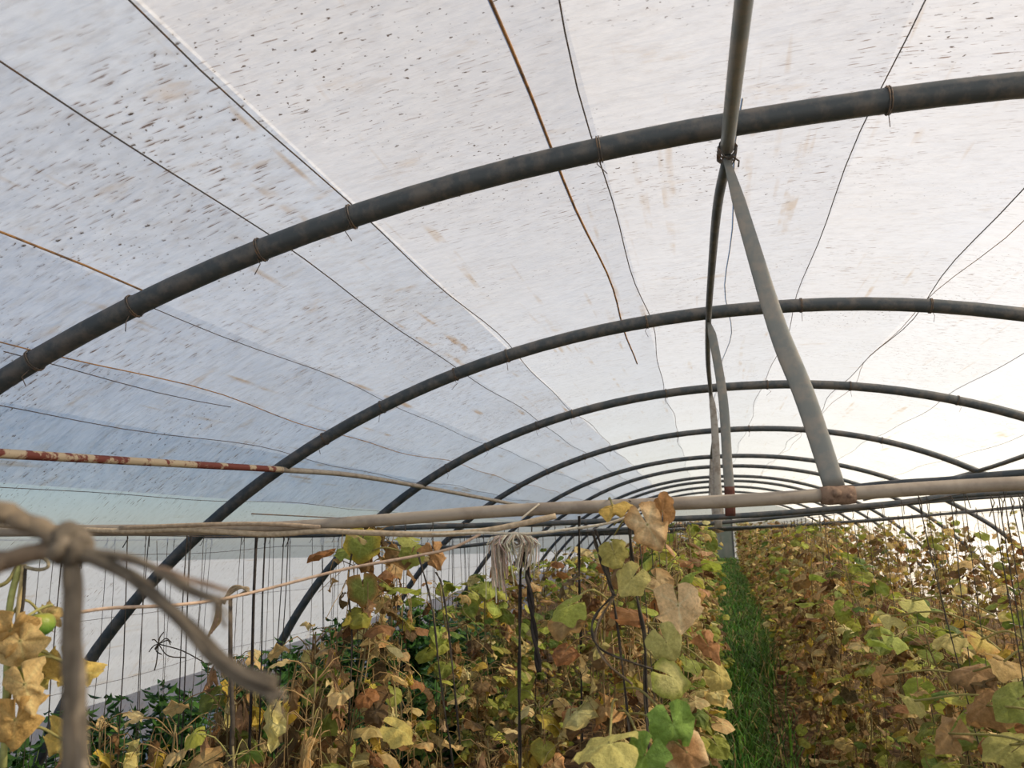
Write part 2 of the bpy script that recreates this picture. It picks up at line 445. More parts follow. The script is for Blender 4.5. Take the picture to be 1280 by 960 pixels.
for k in range(5):
    y0 = 1.93 + 0.012 * k
    t = np.linspace(0, 2 * PI, 14)
    m.tube(np.stack([0.198 + 0.024 * np.cos(t), y0 + 0.01 * np.sin(3 * t + k), 1.003 + 0.026 * np.sin(t)], 1) - off, 0.0028, 5)
m.tube(np.array([(0.21, 1.95, 0.985), (0.225, 1.94, 0.965), (0.222, 1.945, 0.95)]) - off, 0.0025, 5)
m.build('wire_binding', M_WIRE, rg)

def strip(name, pts, w, label, mat, t=0.2, face=(0, 1, 0), rusty=None, foot=None):
    """flattened pipe: broad across the tunnel, thin along it"""
    P = spline(pts, 26); o0 = P[-1]
    r = empty(name, tuple(o0)); tag(r, label, 'brace', 'roof braces')
    ws = np.interp(np.linspace(0, 1, len(P)), [0, 0.12, 0.5, 1], np.array(w) / 2)
    m = MB(); m.tube(P - o0, ws, 12, None, t, face); m.build('strip', mat, r)
    if rusty:
        k = int(len(P) * rusty); m = MB(); m.tube(P[k:] - o0, ws[k:] * 1.04, 12, None, t * 1.3, face); m.build('rusty_end', M_RUST, r)
    if foot is not None:
        m = MB(); q = np.array(foot) - o0
        t_ = np.linspace(0, 1, 5)[:, None]
        m.tube(q + np.array([[-0.038, 0, 0]]) * (1 - t_) + np.array([[0.038, 0, 0]]) * t_, [0.021, 0.0235, 0.022, 0.0235, 0.021], 12)
        m.tube([q + np.array((-0.006, -0.03, 0.004)), q + np.array((-0.006, -0.018, 0.004))], 0.011, 6)
        m.tube([q + np.array((0.022, -0.028, -0.004)), q + np.array((0.022, -0.018, -0.004))], 0.006, 6)
        m.build('clamp', M_CLAMP, r)
    return r
TY = 1.948
strip('roof_brace', [at(907, 195, TY), at(935, 290, TY), at(972, 410, TY), at(1004, 490, TY), at(1026, 555, TY), at(1043, 609, TY)],
      [0.016, 0.034, 0.052, 0.050], 'flat grey steel brace slanting from the ridge to the nearest tie pipe', M_BRACE, 0.22, (0, 1, 0), None, at(1047, 619, TY - 0.004))
strip('roof_brace', [at(886, 402, 3.80), at(893, 432, 3.80), at(904, 500, 3.80), at(909, 575, 3.80), at(912, 615, 3.80), at(913, 645, 3.80)],
      [0.014, 0.040, 0.047, 0.047], 'flat steel brace with red rusty foot under the second hoop', M_BRACE, 0.25, (0, 1, 0), 0.76)
strip('roof_brace', [at(889, 492, 5.90), at(893, 530, 5.90), at(896, 590, 5.90), at(898, 660, 5.90)],
      [0.014, 0.046, 0.056, 0.056], 'pale flat steel brace standing left of the rusty footed one', M_PALE, 0.25)
for i in range(3, 7):
    y = HOOP_Y[i]; xr = [0, 0, 0, .45, .53, .60, .69][i]
    strip('roof_brace', [(xr, y, 1.04), (xr + .01, y, .7), (xr + .02, y, .09)], [0.014, 0.046, 0.05, 0.05],
          'far steel brace hanging under the %s hoop' % ORD[i], M_PALE, 0.25)

# tie pipes
def hx(z, y, side):                         # where the hoop stands at that height
    q = abs((z - ZC) / B_) ** NN
    return XC + XD * y + side * (A_ * (1 - q) ** (1 / NN) - 0.01)
def pipe(name, pts, r, mat, label, cat='pipe', grp=None, n=40, seg=12):
    m = MB(); m.tube(spline(pts, n), r, seg)
    return tag(m.build(name, mat), label, cat, grp)
G_T = 'tie pipes across the tunnel'
tie1 = [(hx(.07, TY, -1), TY, 0.07), (-2.3, TY, 0.062), at(0, 664, TY), at(300, 661, TY), at(480, 650, TY), at(640, 638, TY), at(900, 627, TY), at(1045, 618, TY), at(1280, 604, TY), (1.6, TY, 0.095), (hx(.10, TY, 1), TY, 0.10)]
pipe('tie_pipe', tie1, 0.0165, M_TIE, 'thick beige tie pipe nearest the camera, spanning the whole width', 'pipe', G_T, 80)
tie2 = [(hx(.06, 3.811, -1), 3.811, 0.06), at(420, 668, 3.811), at(500, 660, 3.811), at(665, 655, 3.811), at(765, 651, 3.811), at(922, 645, 3.811), at(1100, 631, 3.811), at(1280, 614, 3.811), (hx(.16, 3.811, 1), 3.811, 0.16)]
pipe('tie_pipe', tie2, 0.0135, M_HOOP, 'dark tie pipe just below the thick beige one, second from the camera', 'pipe', G_T, 60)
tie3 = [(hx(.03, 5.913, -1), 5.913, 0.03), at(560, 684, 5.913), at(697, 667, 5.913), at(880, 655, 5.913), at(1040, 640, 5.913), at(1197, 624, 5.913), (hx(.24, 5.913, 1), 5.913, 0.24)]
pipe('tie_pipe', tie3, 0.0140, M_HOOP, 'dark tie pipe third from the camera, over the cucumber rows', 'pipe', G_T, 40)
for i in range(3, 10):
    y = HOOP_Y[i]; cx = XC + XD * y
    pipe('tie_pipe', [(hx(.03, y, -1), y, 0.03), (cx - 1, y, 0.05), (cx + 0.8, y, 0.07), (hx(.22 - .01 * i, y, 1), y, 0.22 - 0.01 * i)], 0.014, M_HOOP,
         'dark tie pipe %s from the camera, far down the tunnel' % ORD[i], 'pipe', G_T, 24, 8)
# second cross pipe riding above the nearest tie at right
pipe('cross_pipe', [at(1010, 617, 3.2), at(1100, 606, 3.0), at(1190, 600, 2.8), at(1285, 591, 2.6), (2.2, 2.2, 0.19)], 0.013, M_HOOP,
     'thin grey pipe lying just above the beige tie pipe at right')
# side purlins
pr = empty('side_pipe', (-2.107, 3.811, 0.403)); tag(pr, 'side pipe with flaking red paint at left, going on in beige beyond the second hoop', 'pipe')
off = np.array(pr.location)
p0 = at(0, 567, 2.05); p1 = at(352, 587, 3.76)
q = p0 + (p0 - p1) * 0.9
red = spline([q, p0, at(180, 578, 2.75) + np.array([0, 0, .002]), p1], 40)
m = MB(); m.tube(red - off, 0.0165, 10); m.build('red_length', M_RUSTPAINT, pr)
m = MB(); m.tube(spline([p1 - (p1 - p0) * .01, at(440, 594, 4.7), at(525, 608, 5.85), at(600, 622, 7.0), at(665, 634, 8.3), (-1.45, 12, 0.36)], 50) - off, [0.015] * 2 + [0.0165] * 1000 if False else 0.0165, 10); m.build('beige_length', M_TIE, pr)
pipe('side_pipe', [at(1380, 536, 5.75), at(1280, 570, 7.16), at(1225, 588, 8.3), at(1150, 608, 10.8), at(1080, 625, 14.5)], 0.02, M_HOOP,
     'grey side pipe crossing the hoops at right above the tie pipe')
for (x, y, z, dx) in ((-1.19, 3.0, 0.06, 1)[:4],):
    pass

# crop support wires (lengthwise, resting on the ties)
ROWS = {'L2': -1.22, 'L1': -0.20, 'R1': 0.70, 'R2': 1.62, 'R3': 2.50}
ROWSAY = {'L2': 'second row left of the path', 'L1': 'row left of the path', 'R1': 'row right of the path',
          'R2': 'second row right of the path', 'R3': 'third row right of the path'}
def rx(row, y): return ROWS[row] + 0.047 * y
for row in ROWS:
    m = MB(); P = [(rx(row, y), y, 0.088 + 0.03 * max(0, rx(row, y) / 2) - 0.012 * abs(math.sin(y * 1.5))) for y in np.arange(1.9, 24, 0.5)]
    m.tube(P, 0.0018, 4)
    tag(m.build('support_wire', M_WIRE), 'support wire above the ' + ROWSAY[row], 'wire', 'crop support wires')
for x0, nm in ((-2.2, 'support wire over the bare strip left of the second row'), (-2.9, 'support wire over the green pepper bushes')):
    m = MB(); m.tube([(x0 + .03 * y, y, 0.055 - 0.012 * abs(math.sin(y * 1.3))) for y in np.arange(1.6, 14, 0.4)], 0.0018, 4)
    tag(m.build('support_wire', M_WIRE), nm, 'wire', 'crop support wires')

# ------------------------------------------------------------------ leaves and plants
TAN = (0.56, 0.40, 0.175); BROWN = (0.185, 0.12, 0.05); RUSSET = (0.25, 0.135, 0.05); STRAW = (0.66, 0.53, 0.24)
YELLOW = (0.56, 0.43, 0.07); YGREEN = (0.34, 0.38, 0.07); GREEN = (0.15, 0.22, 0.045); DGREEN = (0.045, 0.11, 0.02); BRIGHT = (0.22, 0.36, 0.07)

def leaf(m, base, az, droop, R, col, k=0.6, ky=0.5, crum=0.06, roll=0.0, rings=3, segs=11, r=rng, width=1.0, veins=False, edge=None, tipdir=None, nrm=None, lobe=0.045):
    ph = np.linspace(-PI + 0.12, PI - 0.12, segs)
    rho = np.linspace(0, 1, rings + 1)[1:]
    o_ = 0.84 + lobe * np.cos(5.8 * ph) + 0.13 * np.exp(-(ph / 0.38) ** 2) - 0.20 * np.exp(-((np.abs(ph) - PI) / 0.28) ** 2)
    if segs > 16: o_ = o_ + 0.025 * np.cos(31 * ph) + 0.02 * r.standard_normal(segs)
    rr = rho[:, None] * o_[None, :]
    x = np.concatenate([[0], (rr * np.sin(ph)).ravel()]) * width
    y = np.concatenate([[0], (rr * np.cos(ph)).ravel()])
    rad = np.concatenate([[0], np.repeat(rho, segs)])
    pa = np.concatenate([[0], np.tile(ph, rings)])
    z = -(0.035 + max(0.0, crum - .07) * (0.55 if segs > 16 else .5)) * rad * np.cos(5.8 * pa)
    for _ in range(4):
        f1, f2 = r.uniform(1.5, 6.0, 2); a1, a2 = r.uniform(0, 6.28, 2)
        z = z + crum * rad * np.sin(f1 * x + a1) * np.sin(f2 * y + a2) * 1.3
    z = z + crum * 0.9 * rad ** 2 * np.sin(pa * r.integers(5, 9) + r.uniform(0, 6))
    if segs > 16:                            # puckered, papery blade
        for _ in range(5):
            f1, f2 = r.uniform(7, 15, 2); a1, a2 = r.uniform(0, 6.28, 2)
            z = z + crum * 0.42 * rad * np.sin(f1 * x + a1) * np.sin(f2 * y + a2)
        z = z + crum * 0.16 * rad * r.standard_normal(len(z)) + crum * 1.6 * np.clip(rad - .6, 0, 1) * np.sin(9 * pa + r.uniform(0, 6)) * r.uniform(.5, 1)
    # fold both halves down about the midrib, then droop the tip
    kx = k
    if abs(kx) > 1e-3:
        t = x * kx
        x2 = np.sin(t) / kx - z * np.sin(t) * 0.8
        z2 = -(1 - np.cos(t)) / abs(kx) + z * np.cos(t)
        x, z = x2, z2
    if abs(ky) > 1e-3:
        t = y * ky
        y2 = np.sin(t) / ky + z * np.sin(t)
        z2 = -(1 - np.cos(t)) / ky + z * np.cos(t)
        y, z = y2, z2
    L = np.stack([x, y, z], 1) * R
    if tipdir is None:
        T = np.array([math.cos(droop) * math.cos(az), math.cos(droop) * math.sin(az), math.sin(droop)])
    else: T = np.array(tipdir, float)
    T /= np.linalg.norm(T)
    n0 = np.array((0, 0, 1.0)) if nrm is None else np.array(nrm, float)
    if abs(T[2]) > 0.95 and nrm is None: n0 = np.array([math.cos(az), math.sin(az), 0.2])
    S = np.cross(T, n0); S /= np.linalg.norm(S); Nn = np.cross(S, T)
    c, s = math.cos(roll), math.sin(roll)
    S, Nn = c * S + s * Nn, -s * S + c * Nn
    V = np.array(base) + L[:, :1] * S + L[:, 1:2] * T + L[:, 2:] * Nn
    Fs = [(0, 1 + i, 2 + i) for i in range(segs - 1)]
    for j in range(rings - 1):
        for i in range(segs - 1):
            a = 1 + j * segs + i
            Fs.append((a, a + segs, a + segs + 1, a + 1))
    cc = np.tile(np.array(col, float), (len(V), 1))
    if edge is not None:
        w = np.clip((rad - 0.55) * 2.2, 0, 1)[:, None]
        cc = cc * (1 - w) + np.array(edge) * w
    if veins:
        vv = (np.clip(np.cos(5.8 * pa), 0, 1) ** 10 * (0.25 + 0.75 * (1 - rad)))[:, None] * 0.6
        cc = cc * (1 - vv) + np.minimum(np.array(cc) * 1.5 + 0.06, 0.8) * vv
    m.add(V, Fs, cc)
    return V

def pick(mix, r):
    c = np.array(mix[int(r.integers(len(mix)))])
    return np.clip(c * r.uniform(0.55, 1.32) * (1 + 0.06 * r.standard_normal(3)), 0.01, 0.85)

DRY = [TAN, TAN, BROWN, RUSSET, STRAW, BROWN, YELLOW, TAN, YGREEN, STRAW]
MIXED = [TAN, BROWN, YGREEN, YELLOW, GREEN, TAN, RUSSET, STRAW, YGREEN, YGREEN, GREEN, STRAW]
GREENISH = [YGREEN, GREEN, YGREEN, YELLOW, GREEN, STRAW, TAN]

def cucumber(seed, H, mix, nper=2.4, rings=2, segs=9, rad=0.062, hires=False, spread=1.0, gap=0.055):
    """meshes (stem, foliage, tendrils) of one trellised plant standing at the local origin"""
    r = np.random.default_rng(seed)
    ms, mf = MB(), MB()
    zz = np.linspace(0, H, 22)
    a, b = r.uniform(0, 6, 2)
    sx = 0.03 * np.sin(zz * 4 + a) * np.minimum(zz, 1) + 0.01 * np.sin(zz * 11 + b)
    sy = 0.03 * np.sin(zz * 3.3 + b) * np.minimum(zz, 1)
    SP = np.stack([sx, sy, zz], 1)
    seg = 6 if hires else 4
    ms.tube(SP, np.linspace(0.0048, 0.003, 22), seg, (0.26, 0.21, 0.10))
    for _ in range(2):                       # dry runners tangled round the string
        q = r.uniform(0, 6); z0 = r.uniform(0, .3)
        zs = np.linspace(z0, H * r.uniform(.7, 1.0), 16)
        ms.tube(np.stack([0.035 * np.sin(zs * 7 + q) + np.interp(zs, zz, sx), 0.035 * np.cos(zs * 6 + q) + np.interp(zs, zz, sy), zs], 1), 0.0024, 3, (0.40, 0.31, 0.15) if r.random() < .5 else (0.2, 0.13, 0.06))
    z = 0.10
    while z < H:
        nl = r.poisson(nper) + (1 if z < H * .8 else 0)
        for _ in range(nl):
            p = np.array([np.interp(z, zz, sx), np.interp(z, zz, sy), z])
            az = r.uniform(0, 2 * PI)
            c = pick(mix, r)
            green = c[1] > c[0] * 0.9
            Lp = r.uniform(0.06, 0.17) * spread
            d = np.array([math.cos(az), math.sin(az), 0])
            if green or r.random() < 0.25:
                e = p + d * Lp + np.array([0, 0, Lp * r.uniform(0.0, 0.5)])
                mid_ = p + d * Lp * .5 + np.array([0, 0, Lp * .4])
                dr_ = r.uniform(-0.9, 0.1); k = r.uniform(0.2, 1.1); ky = r.uniform(.2, 1.0); cr = r.uniform(.03, .09); R = rad * r.uniform(.6, 1.35); w = 1.0
            else:
                e = p + d * Lp * r.uniform(.45, .9) + np.array([0, 0, -Lp * r.uniform(0.1, .8)])
                mid_ = p + d * Lp * .6 + np.array([0, 0, Lp * .25])
                dr_ = r.uniform(-1.5, -0.6); k = r.uniform(1.2, 3.2); ky = r.uniform(-.6, 1.8); cr = r.uniform(.10, .24); R = rad * r.uniform(.5, 1.1) * (1 if hires else .88); w = r.uniform(.5, .95)
            P = spline([p, mid_, e], 6)
            ms.tube(P, 0.0017, 3, (0.30, 0.29, 0.10) if green else (0.30, 0.20, 0.09), cap=False)
            leaf(mf, e, az + r.uniform(-.7, .7), dr_, R, c, k, ky, cr, r.uniform(-.7, .7), rings + (2 if hires else 0), segs + (8 if hires else 0), r, w,
                 hires, c * np.array([1.12, .95, .8]) if r.random() < .5 else None)
        z += gap
    for _ in range(26 if hires else 9):      # curly dry tendrils
        z = r.uniform(0.2, H); az = r.uniform(0, 6.28)
        t = np.linspace(0, 1, 9); L = r.uniform(.06, .2)
        P = np.stack([np.interp(z, zz, sx) + np.cos(az) * L * t + .02 * np.sin(t * 9 + az), np.interp(z, zz, sy) + np.sin(az) * L * t + .02 * np.cos(t * 8), z + L * (.5 * t - 1.3 * t * t)], 1)
        ms.tube(P, 0.0011, 3, pick([STRAW, TAN, (0.30, .28, .11)], r) * .75, cap=False)
    return (ms.mesh('stem', M_STEM), mf.mesh('foliage', M_LEAF, False))

HI = [cucumber(100 + i, 1.62, MIXED if i % 3 else DRY, 4.2, 2, 9, 0.052, True) for i in range(6)]
HIG = [cucumber(140 + i, 1.62, GREENISH, 3.2, 2, 9, 0.058, True) for i in range(3)]
LO = [cucumber(200 + i, 1.62, DRY if i % 3 < 2 else MIXED, 5.6, 2, 8, 0.047) for i in range(8)]
LOR = [cucumber(230 + i, 1.62, MIXED, 5.2, 2, 8, 0.049) for i in range(5)]
SPARSE = [cucumber(260 + i, 1.62, DRY, 0.9, 2, 9, 0.055) for i in range(3)]
LOW = [cucumber(300 + i, 0.80, DRY if i % 2 else MIXED, 5.5, 2, 9, 0.060, True, 1.0, 0.042) for i in range(4)]

def plant(protos, x, y, sz, label, grp, sc=1.0, tend=True):
    pm = protos[int(rng.integers(len(protos)))]
    r = empty('cucumber_plant', (x, y, gz(y)), rng.uniform(0, 2 * PI))
    tag(r, label, 'cucumber plant', grp)
    for nm, me in zip(('stem', 'foliage'), pm):
        o = bpy.data.objects.new(nm, me); C.objects.link(o); o.parent = r
        o.scale = (sc, sc, sz)
    return r

ORDP = ['first', 'second', 'third', 'fourth', 'fifth', 'sixth', 'seventh', 'eighth', 'ninth', 'tenth']
PL = {}
def row(rowname, y0, y1, step, hfun, near, far, nlab, look, sc=1.0, far_from=5.5):
    y = y0; i = 0; out = []
    while y < y1:
        x = rx(rowname, y) + rng.normal(0, .045)
        lab = '%s, %s from near end, %s' % (look, ORDP[i], ROWSAY[rowname]) if i < nlab else look + ' farther along the ' + ROWSAY[rowname]
        hi = y < far_from
        out.append(plant(near if hi else far, x, y, hfun(y) * rng.uniform(.95, 1.04), lab, 'cucumber plants of the ' + ROWSAY[rowname] + ('' if i < nlab else ', far part'), sc * rng.uniform(.92, 1.08), hi))
        y += step * (1.0 if y < 9 else 1.25) * rng.uniform(.88, 1.12); i += 1
    PL[rowname] = out
row('L1', 2.12, 24.3, 0.36, lambda y: 0.95 if y < 2.8 else (0.96 + 0.004 * min(y, 12)), HI, LO, 8, 'withered cucumber plant', 1.0)
row('L2', 2.55, 23, 0.38, lambda y: 1.0 if y < 3.0 else 0.87, HI, LOR, 6, 'half-dead cucumber plant')
row('R1', 1.75, 24.3, 0.36, lambda y: 0.78 if y < 3.2 else (0.78 + (y - 3.2) * 0.07 if y < 6 else 0.975), HI, LO, 8, 'brown and yellow cucumber plant')
row('R2', 3.0, 22, 0.42, lambda y: 0.88 if y < 5.5 else 0.97, LOR + LO[:2], LO, 6, 'dry cucumber plant')
row('R3', 4.6, 18, 0.6, lambda y: 1.0, SPARSE + LOR[:2], LO[:3] + SPARSE, 5, 'sparse dry cucumber plant')

# low withered plants between and before the rows on the left
lowspots = [(-0.62, 1.75, .80), (-0.70, 2.15, .85), (-0.58, 2.5, .9), (-0.72, 2.95, .95), (-0.62, 3.4, 1.0), (-1.16, 1.95, .95), (-1.14, 2.25, 1.08), (-1.55, 2.15, .95), (-1.62, 2.6, .98), (-1.95, 2.45, .9), (-1.45, 1.75, .92), (-1.5, 3.0, 1.1), (-1.85, 3.1, 1.0), (-0.95, 1.62, .8)]
for i, (x, y, s) in enumerate(lowspots):
    plant(LOW, x, y, s * (1.42 if x < -1.0 else 1.15), 'low collapsed cucumber plant on the ground left of the tall rows', 'low collapsed cucumber plants at left', 1.05)
for i, (x, y, s) in enumerate([(1.15, 2.2, .85), (1.25, 2.7, 1.0), (1.2, 3.2, 1.05), (1.3, 3.8, 1.2)]):
    plant(LOW, x, y, s, 'low bushy cucumber plant between the first two rows right of the path', 'low cucumber plants between the right rows', 1.1)

# pepper bushes along the left film
def pepper(seed, H):
    r = np.random.default_rng(seed); ms, mf = MB(), MB()
    for b in range(9):
        az = r.uniform(0, 6.28); L = H * r.uniform(.7, 1.0)
        t = np.linspace(0, 1, 7)[:, None]
        d = np.array([math.cos(az), math.sin(az), 0]) * r.uniform(.08, .24)
        P = d * t ** 1.3 + np.array([0, 0, L]) * t
        ms.tube(P, np.linspace(.006, .002, 7), 4, (0.10, 0.16, 0.05))
        for _ in range(85):
            k = r.uniform(.2, 1.0); p = d * k ** 1.3 + np.array([0, 0, L * k])
            a = r.uniform(0, 6.28); e = r.uniform(-.9, .5); ln = r.uniform(.06, .105); w = ln * .22
            T = np.array([math.cos(a) * math.cos(e), math.sin(a) * math.cos(e), math.sin(e)])
            S = np.array([-math.sin(a), math.cos(a), r.uniform(-.4, .4)]); S /= np.linalg.norm(S)
            U = np.cross(S, T)
            p = p + T * .03 + r.normal(0, .02, 3)
            V = [p, p + T * ln * .35 + S * w + U * .006, p + T * ln * .4 - U * .006, p + T * ln * .35 - S * w + U * .006, p + T * ln * .7 + S * w * .75 - U * .002, p + T * ln * .72 - U * .012, p + T * ln * .7 - S * w * .75 - U * .002, p + T * ln - U * .022]
            mf.add(V, [(0, 2, 1), (0, 3, 2), (1, 2, 5, 4), (2, 3, 6, 5), (4, 5, 7), (5, 6, 7)], np.array(DGREEN if r.random() < .6 else (.07, .17, .03)) * r.uniform(.7, 1.3))
    return ms.mesh('stem', M_STEM), mf.mesh('foliage', M_PEPPER)
PEP = [pepper(400 + i, .92) for i in range(4)]
pepspots = [(-3.05, 3.2, .92), (-2.72, 3.35, .85), (-3.0, 3.65, .95), (-2.65, 3.85, .92), (-2.95, 4.2, 1.0), (-2.55, 4.45, .95), (-2.85, 4.8, 1.02), (-2.4, 5.0, 1.03), (-2.75, 5.4, 1.08), (-2.35, 5.6, 1.1), (-2.7, 6.0, 1.1), (-2.2, 6.2, 1.1), (-2.6, 6.7, 1.1),
            (-2.05, 6.8, 1.12), (-2.5, 7.3, 1.12), (-1.95, 7.5, 1.15), (-1.6, 4.6, 1.0), (-1.55, 5.3, 1.15), (-1.5, 6.0, 1.2), (-2.25, 2.9, .72), (-1.75, 3.8, .95)]
for i, (x, y, s) in enumerate(pepspots):
    pm = PEP[i % 4]
    o = empty('pepper_bush', (x, y, gz(y)), rng.uniform(0, 6)); tag(o, 'lush dark green bush growing along the foot of the left film wall', 'bush', 'green bushes by the left film')
    for nm, me in zip(('stem', 'foliage'), pm):
        c = bpy.data.objects.new(nm, me); C.objects.link(c); c.parent = o; c.scale = (s, s, s)

# grass on the path (nobody could count it)
m = MB(); r = np.random.default_rng(5)
nb = 26000
ys = 2.4 + 22.5 * r.random(nb) ** 1.25
us = r.normal(0, .155, nb) - 0.05
hs = r.uniform(.12, .34, nb) + 0.012 * ys
keep = (us > -0.42) & (us < 0.36) & ~((us > -0.08) & (ys < 8.5) & (r.random(nb) < .9)) & (r.random(nb) < .75)
ys, us, hs = ys[keep], us[keep], hs[keep]; nb = len(ys)
az = r.uniform(0, 6.28, nb); ln = r.uniform(.25, 1.0, nb)
base = np.stack([0.21 + 0.047 * ys + us, ys, GZ + 0.014 * np.maximum(0, ys - 4) - .01], 1)
D = np.stack([np.cos(az), np.sin(az), 0 * az], 1) * (hs * ln)[:, None]
Sd = np.stack([-np.sin(az), np.cos(az), 0 * az], 1) * (0.0035 + .0003 * ys)[:, None]
Z = np.array([0, 0, 1.0])
p1 = base + D * .25 + Z * (hs * .6)[:, None]; p2 = base + D * .62 + Z * (hs * .95)[:, None]; p3 = base + D * 1.1 + Z * (hs * (1.05 - .35 * ln))[:, None]
V = np.stack([base - Sd, base + Sd, p1 + Sd, p1 - Sd, p2 + Sd * .7, p2 - Sd * .7, p3], 1).reshape(-1, 3)
Fs = []
for i in range(nb):
    b = i * 7
    Fs += [(b, b + 1, b + 2, b + 3), (b + 3, b + 2, b + 4, b + 5), (b + 5, b + 4, b + 6)]
gc = np.array([(0.09, 0.20, 0.032)]) * r.uniform(.4, 1.8, (nb, 1)) * (1 + .15 * r.standard_normal((nb, 3)))
dry = r.random(nb) < .10
gc[dry] = np.array((.42, .33, .14)) * r.uniform(.6, 1.2, (dry.sum(), 1))
m.add(V, Fs, np.repeat(np.clip(gc, .01, .8), 7, 0))
tag(m.build('path_grass', M_GRASS), 'lush green grass growing along the narrow path between the rows', 'grass', kind='stuff')
# dry leaf litter
m = MB(); r = np.random.default_rng(6)
for _ in range(1500):
    y = 1.4 + 12 * r.random() ** 1.6; x = mid(y) + r.uniform(-2.3, 1.6)
    if r.random() < .4: x = mid(y) + r.uniform(0.0, .45)
    leaf(m, (x, y, gz(y) + r.uniform(.01, .05)), r.uniform(0, 6.28), r.uniform(-.3, .4), r.uniform(.03, .06), pick([BROWN, TAN, RUSSET, BROWN, STRAW], r), r.uniform(.5, 2.5), r.uniform(-1, 1), .15, r.uniform(-.5, .5), 2, 7, r)
tag(m.build('leaf_litter', M_LEAF), 'dry brown fallen leaves strewn over the soil', 'leaf litter', kind='stuff')

# ------------------------------------------------------------------ hanging strings
BLACK = (0.035, 0.03, 0.027); DKTW = (0.07, 0.06, 0.05); BEIGE = (0.50, 0.40, 0.28); PALE = (0.66, 0.60, 0.48)
def string(x, y, ztop, zbot, label, grp, r=0.0022, col=DKTW, lean=0.02, name='hanging_string'):
    a, b = rng.normal(0, lean, 2); ph = rng.uniform(0, 6)
    zz = np.linspace(zbot, ztop, 7)
    t = (ztop - zz) / (ztop - zbot)
    P = np.stack([x + a * t + .006 * np.sin(zz * 5 + ph), y + b * t, zz], 1)
    m = MB(); m.tube(P, r, 4, col)
    # knot with a loose end at the top
    q = P[-1]; m.tube([q + np.array((0, 0, .008)), q + np.array((.006, -.004, -.012)), q + np.array((.012 * np.cos(ph), -.008, -.045))], r * .9, 4, col)
    return tag(m.build(name, M_TWINE), label, 'string', grp)
for rn in ROWS:
    for o in PL[rn]:
        y = o.location.y
        if y > 10.5: continue
        x = rx(rn, y); zt = 0.085 + 0.03 * max(0, x / 2)
        string(x, y, zt, gz(y) + .1, 'thin dark string beside a cucumber plant in the ' + ROWSAY[rn], 'strings along the ' + ROWSAY[rn], 0.0015 if y < 5 else .0024)
lab = 'thin dark string hanging before the left film wall over the bare strip'
for (x0, ys_) in ((-2.2, np.arange(2.0, 9.5, .36)), (-2.9, np.arange(2.2, 9.5, .42))):
    for y in ys_:
        y = y + rng.uniform(-.1, .1)
        for k in range(int(rng.integers(1, 3))):
            string(x0 + .03 * y + rng.uniform(-.03, .03), y + .04 * k, 0.05, gz(y) + .25, lab, 'strings before the left film wall', 0.0014 if y < 5 else .0024)
# doubled dark strings seen close against the film at left
for (px, d, r_) in ((160, 2.55, .0021), (186, 2.9, .0019), (234, 2.6, .002), (240, 2.65, .0018), (322, 2.5, .0050), (333, 2.55, .0024), (353, 3.0, .002), (359, 3.0, .002), (101, 2.0, .002), (76, 2.4, .002)):
    p = at(px, 676 if px > 150 else 700, d)
    string(p[0], p[1], p[2] + .02, -1.3, 'dark string, one of the stouter ones, crossing the left film wall below the tie pipe', 'stouter strings at left', r_, BLACK, .015)
# strings bunched at the right edge
for (px, d) in ((1240, 2.05), (1252, 2.0), (1262, 2.1), (1270, 2.0), (1276, 2.05), (1150, 2.3), (1186, 2.6)):
    p = at(px, 622, d)
    string(p[0], p[1], p[2], -0.9, 'dark string hanging from the thick tie pipe over the right rows', 'strings on the tie pipe at right', .0018, DKTW, .05)

def rope(name, pts, r, col, label, cat='string', n=40, seg=6, grp=None, flat=1.0):
    m = MB(); P = spline(pts, n)
    if name == 'dark_twine' and r >= .003:   # two plies twisted loosely round each other
        t = np.linspace(0, 14, len(P)); o_ = np.stack([np.cos(t), np.sin(t), 0 * t], 1) * r * .55
        m.tube(P + o_, r * .62, seg, np.array(col) * 1.3); m.tube(P - o_, r * .62, seg, np.array(col) * .8)
    else: m.tube(P, r, seg, col, flat)
    return tag(m.build(name, M_TWINE), label, cat, grp)
rope('dark_twine', [at(744, 662, 1.93), at(757, 700, 1.95), at(770, 770, 1.98), at(781, 860, 2.0), at(792, 965, 2.02), at(800, 1050, 2.05)], .0032, DKTW, 'dark twine hanging from the tie pipe and slanting down left of the other one')
rope('dark_twine', [at(741, 664, 1.93), at(748, 690, 1.94), at(764, 735, 1.95), at(768, 745, 1.95)], .0045, DKTW, 'short thick dark strand hanging at the white string')
rope('dark_twine', [at(787, 650, 1.93), at(789, 690, 1.94), at(797, 750, 1.96), at(806, 800, 1.98), at(807, 870, 2.0), at(813, 965, 2.02), at(815, 1050, 2.05)], .0050, DKTW, 'thick doubled dark twine beside the withered leaf under the tie pipe')
rope('dark_twine', [at(766, 745, 1.94), at(745, 768, 1.93), at(740, 790, 1.92), at(752, 812, 1.92), at(790, 828, 1.94), at(815, 836, 1.97)], .0033, DKTW, 'looped dark twine bulging left below the tie pipe')
rope('dark_twine', [at(766, 748, 1.94), at(750, 775, 1.93), at(744, 800, 1.92), at(760, 830, 1.92), at(790, 855, 1.95)], .0034, (0.2, .15, .1), 'thin brown twine looping under the dark loop')
rope('dark_twine', [at(651, 688, 1.93), at(650, 760, 1.94), at(649, 860, 1.97), at(650, 965, 2.0), at(650, 1060, 2.03)], .0042, BLACK, 'straight dark twine falling from the frayed tuft to the ground')
rope('dark_twine', [at(655, 690, 1.92), at(661, 730, 1.92), at(668, 790, 1.93), at(674, 840, 1.94)], [.005] * 10 + [.0085] * 22 + [.006] * 7 if False else .0075, BLACK, 'ragged dark strip hanging right of the straight twine', flat=.5)
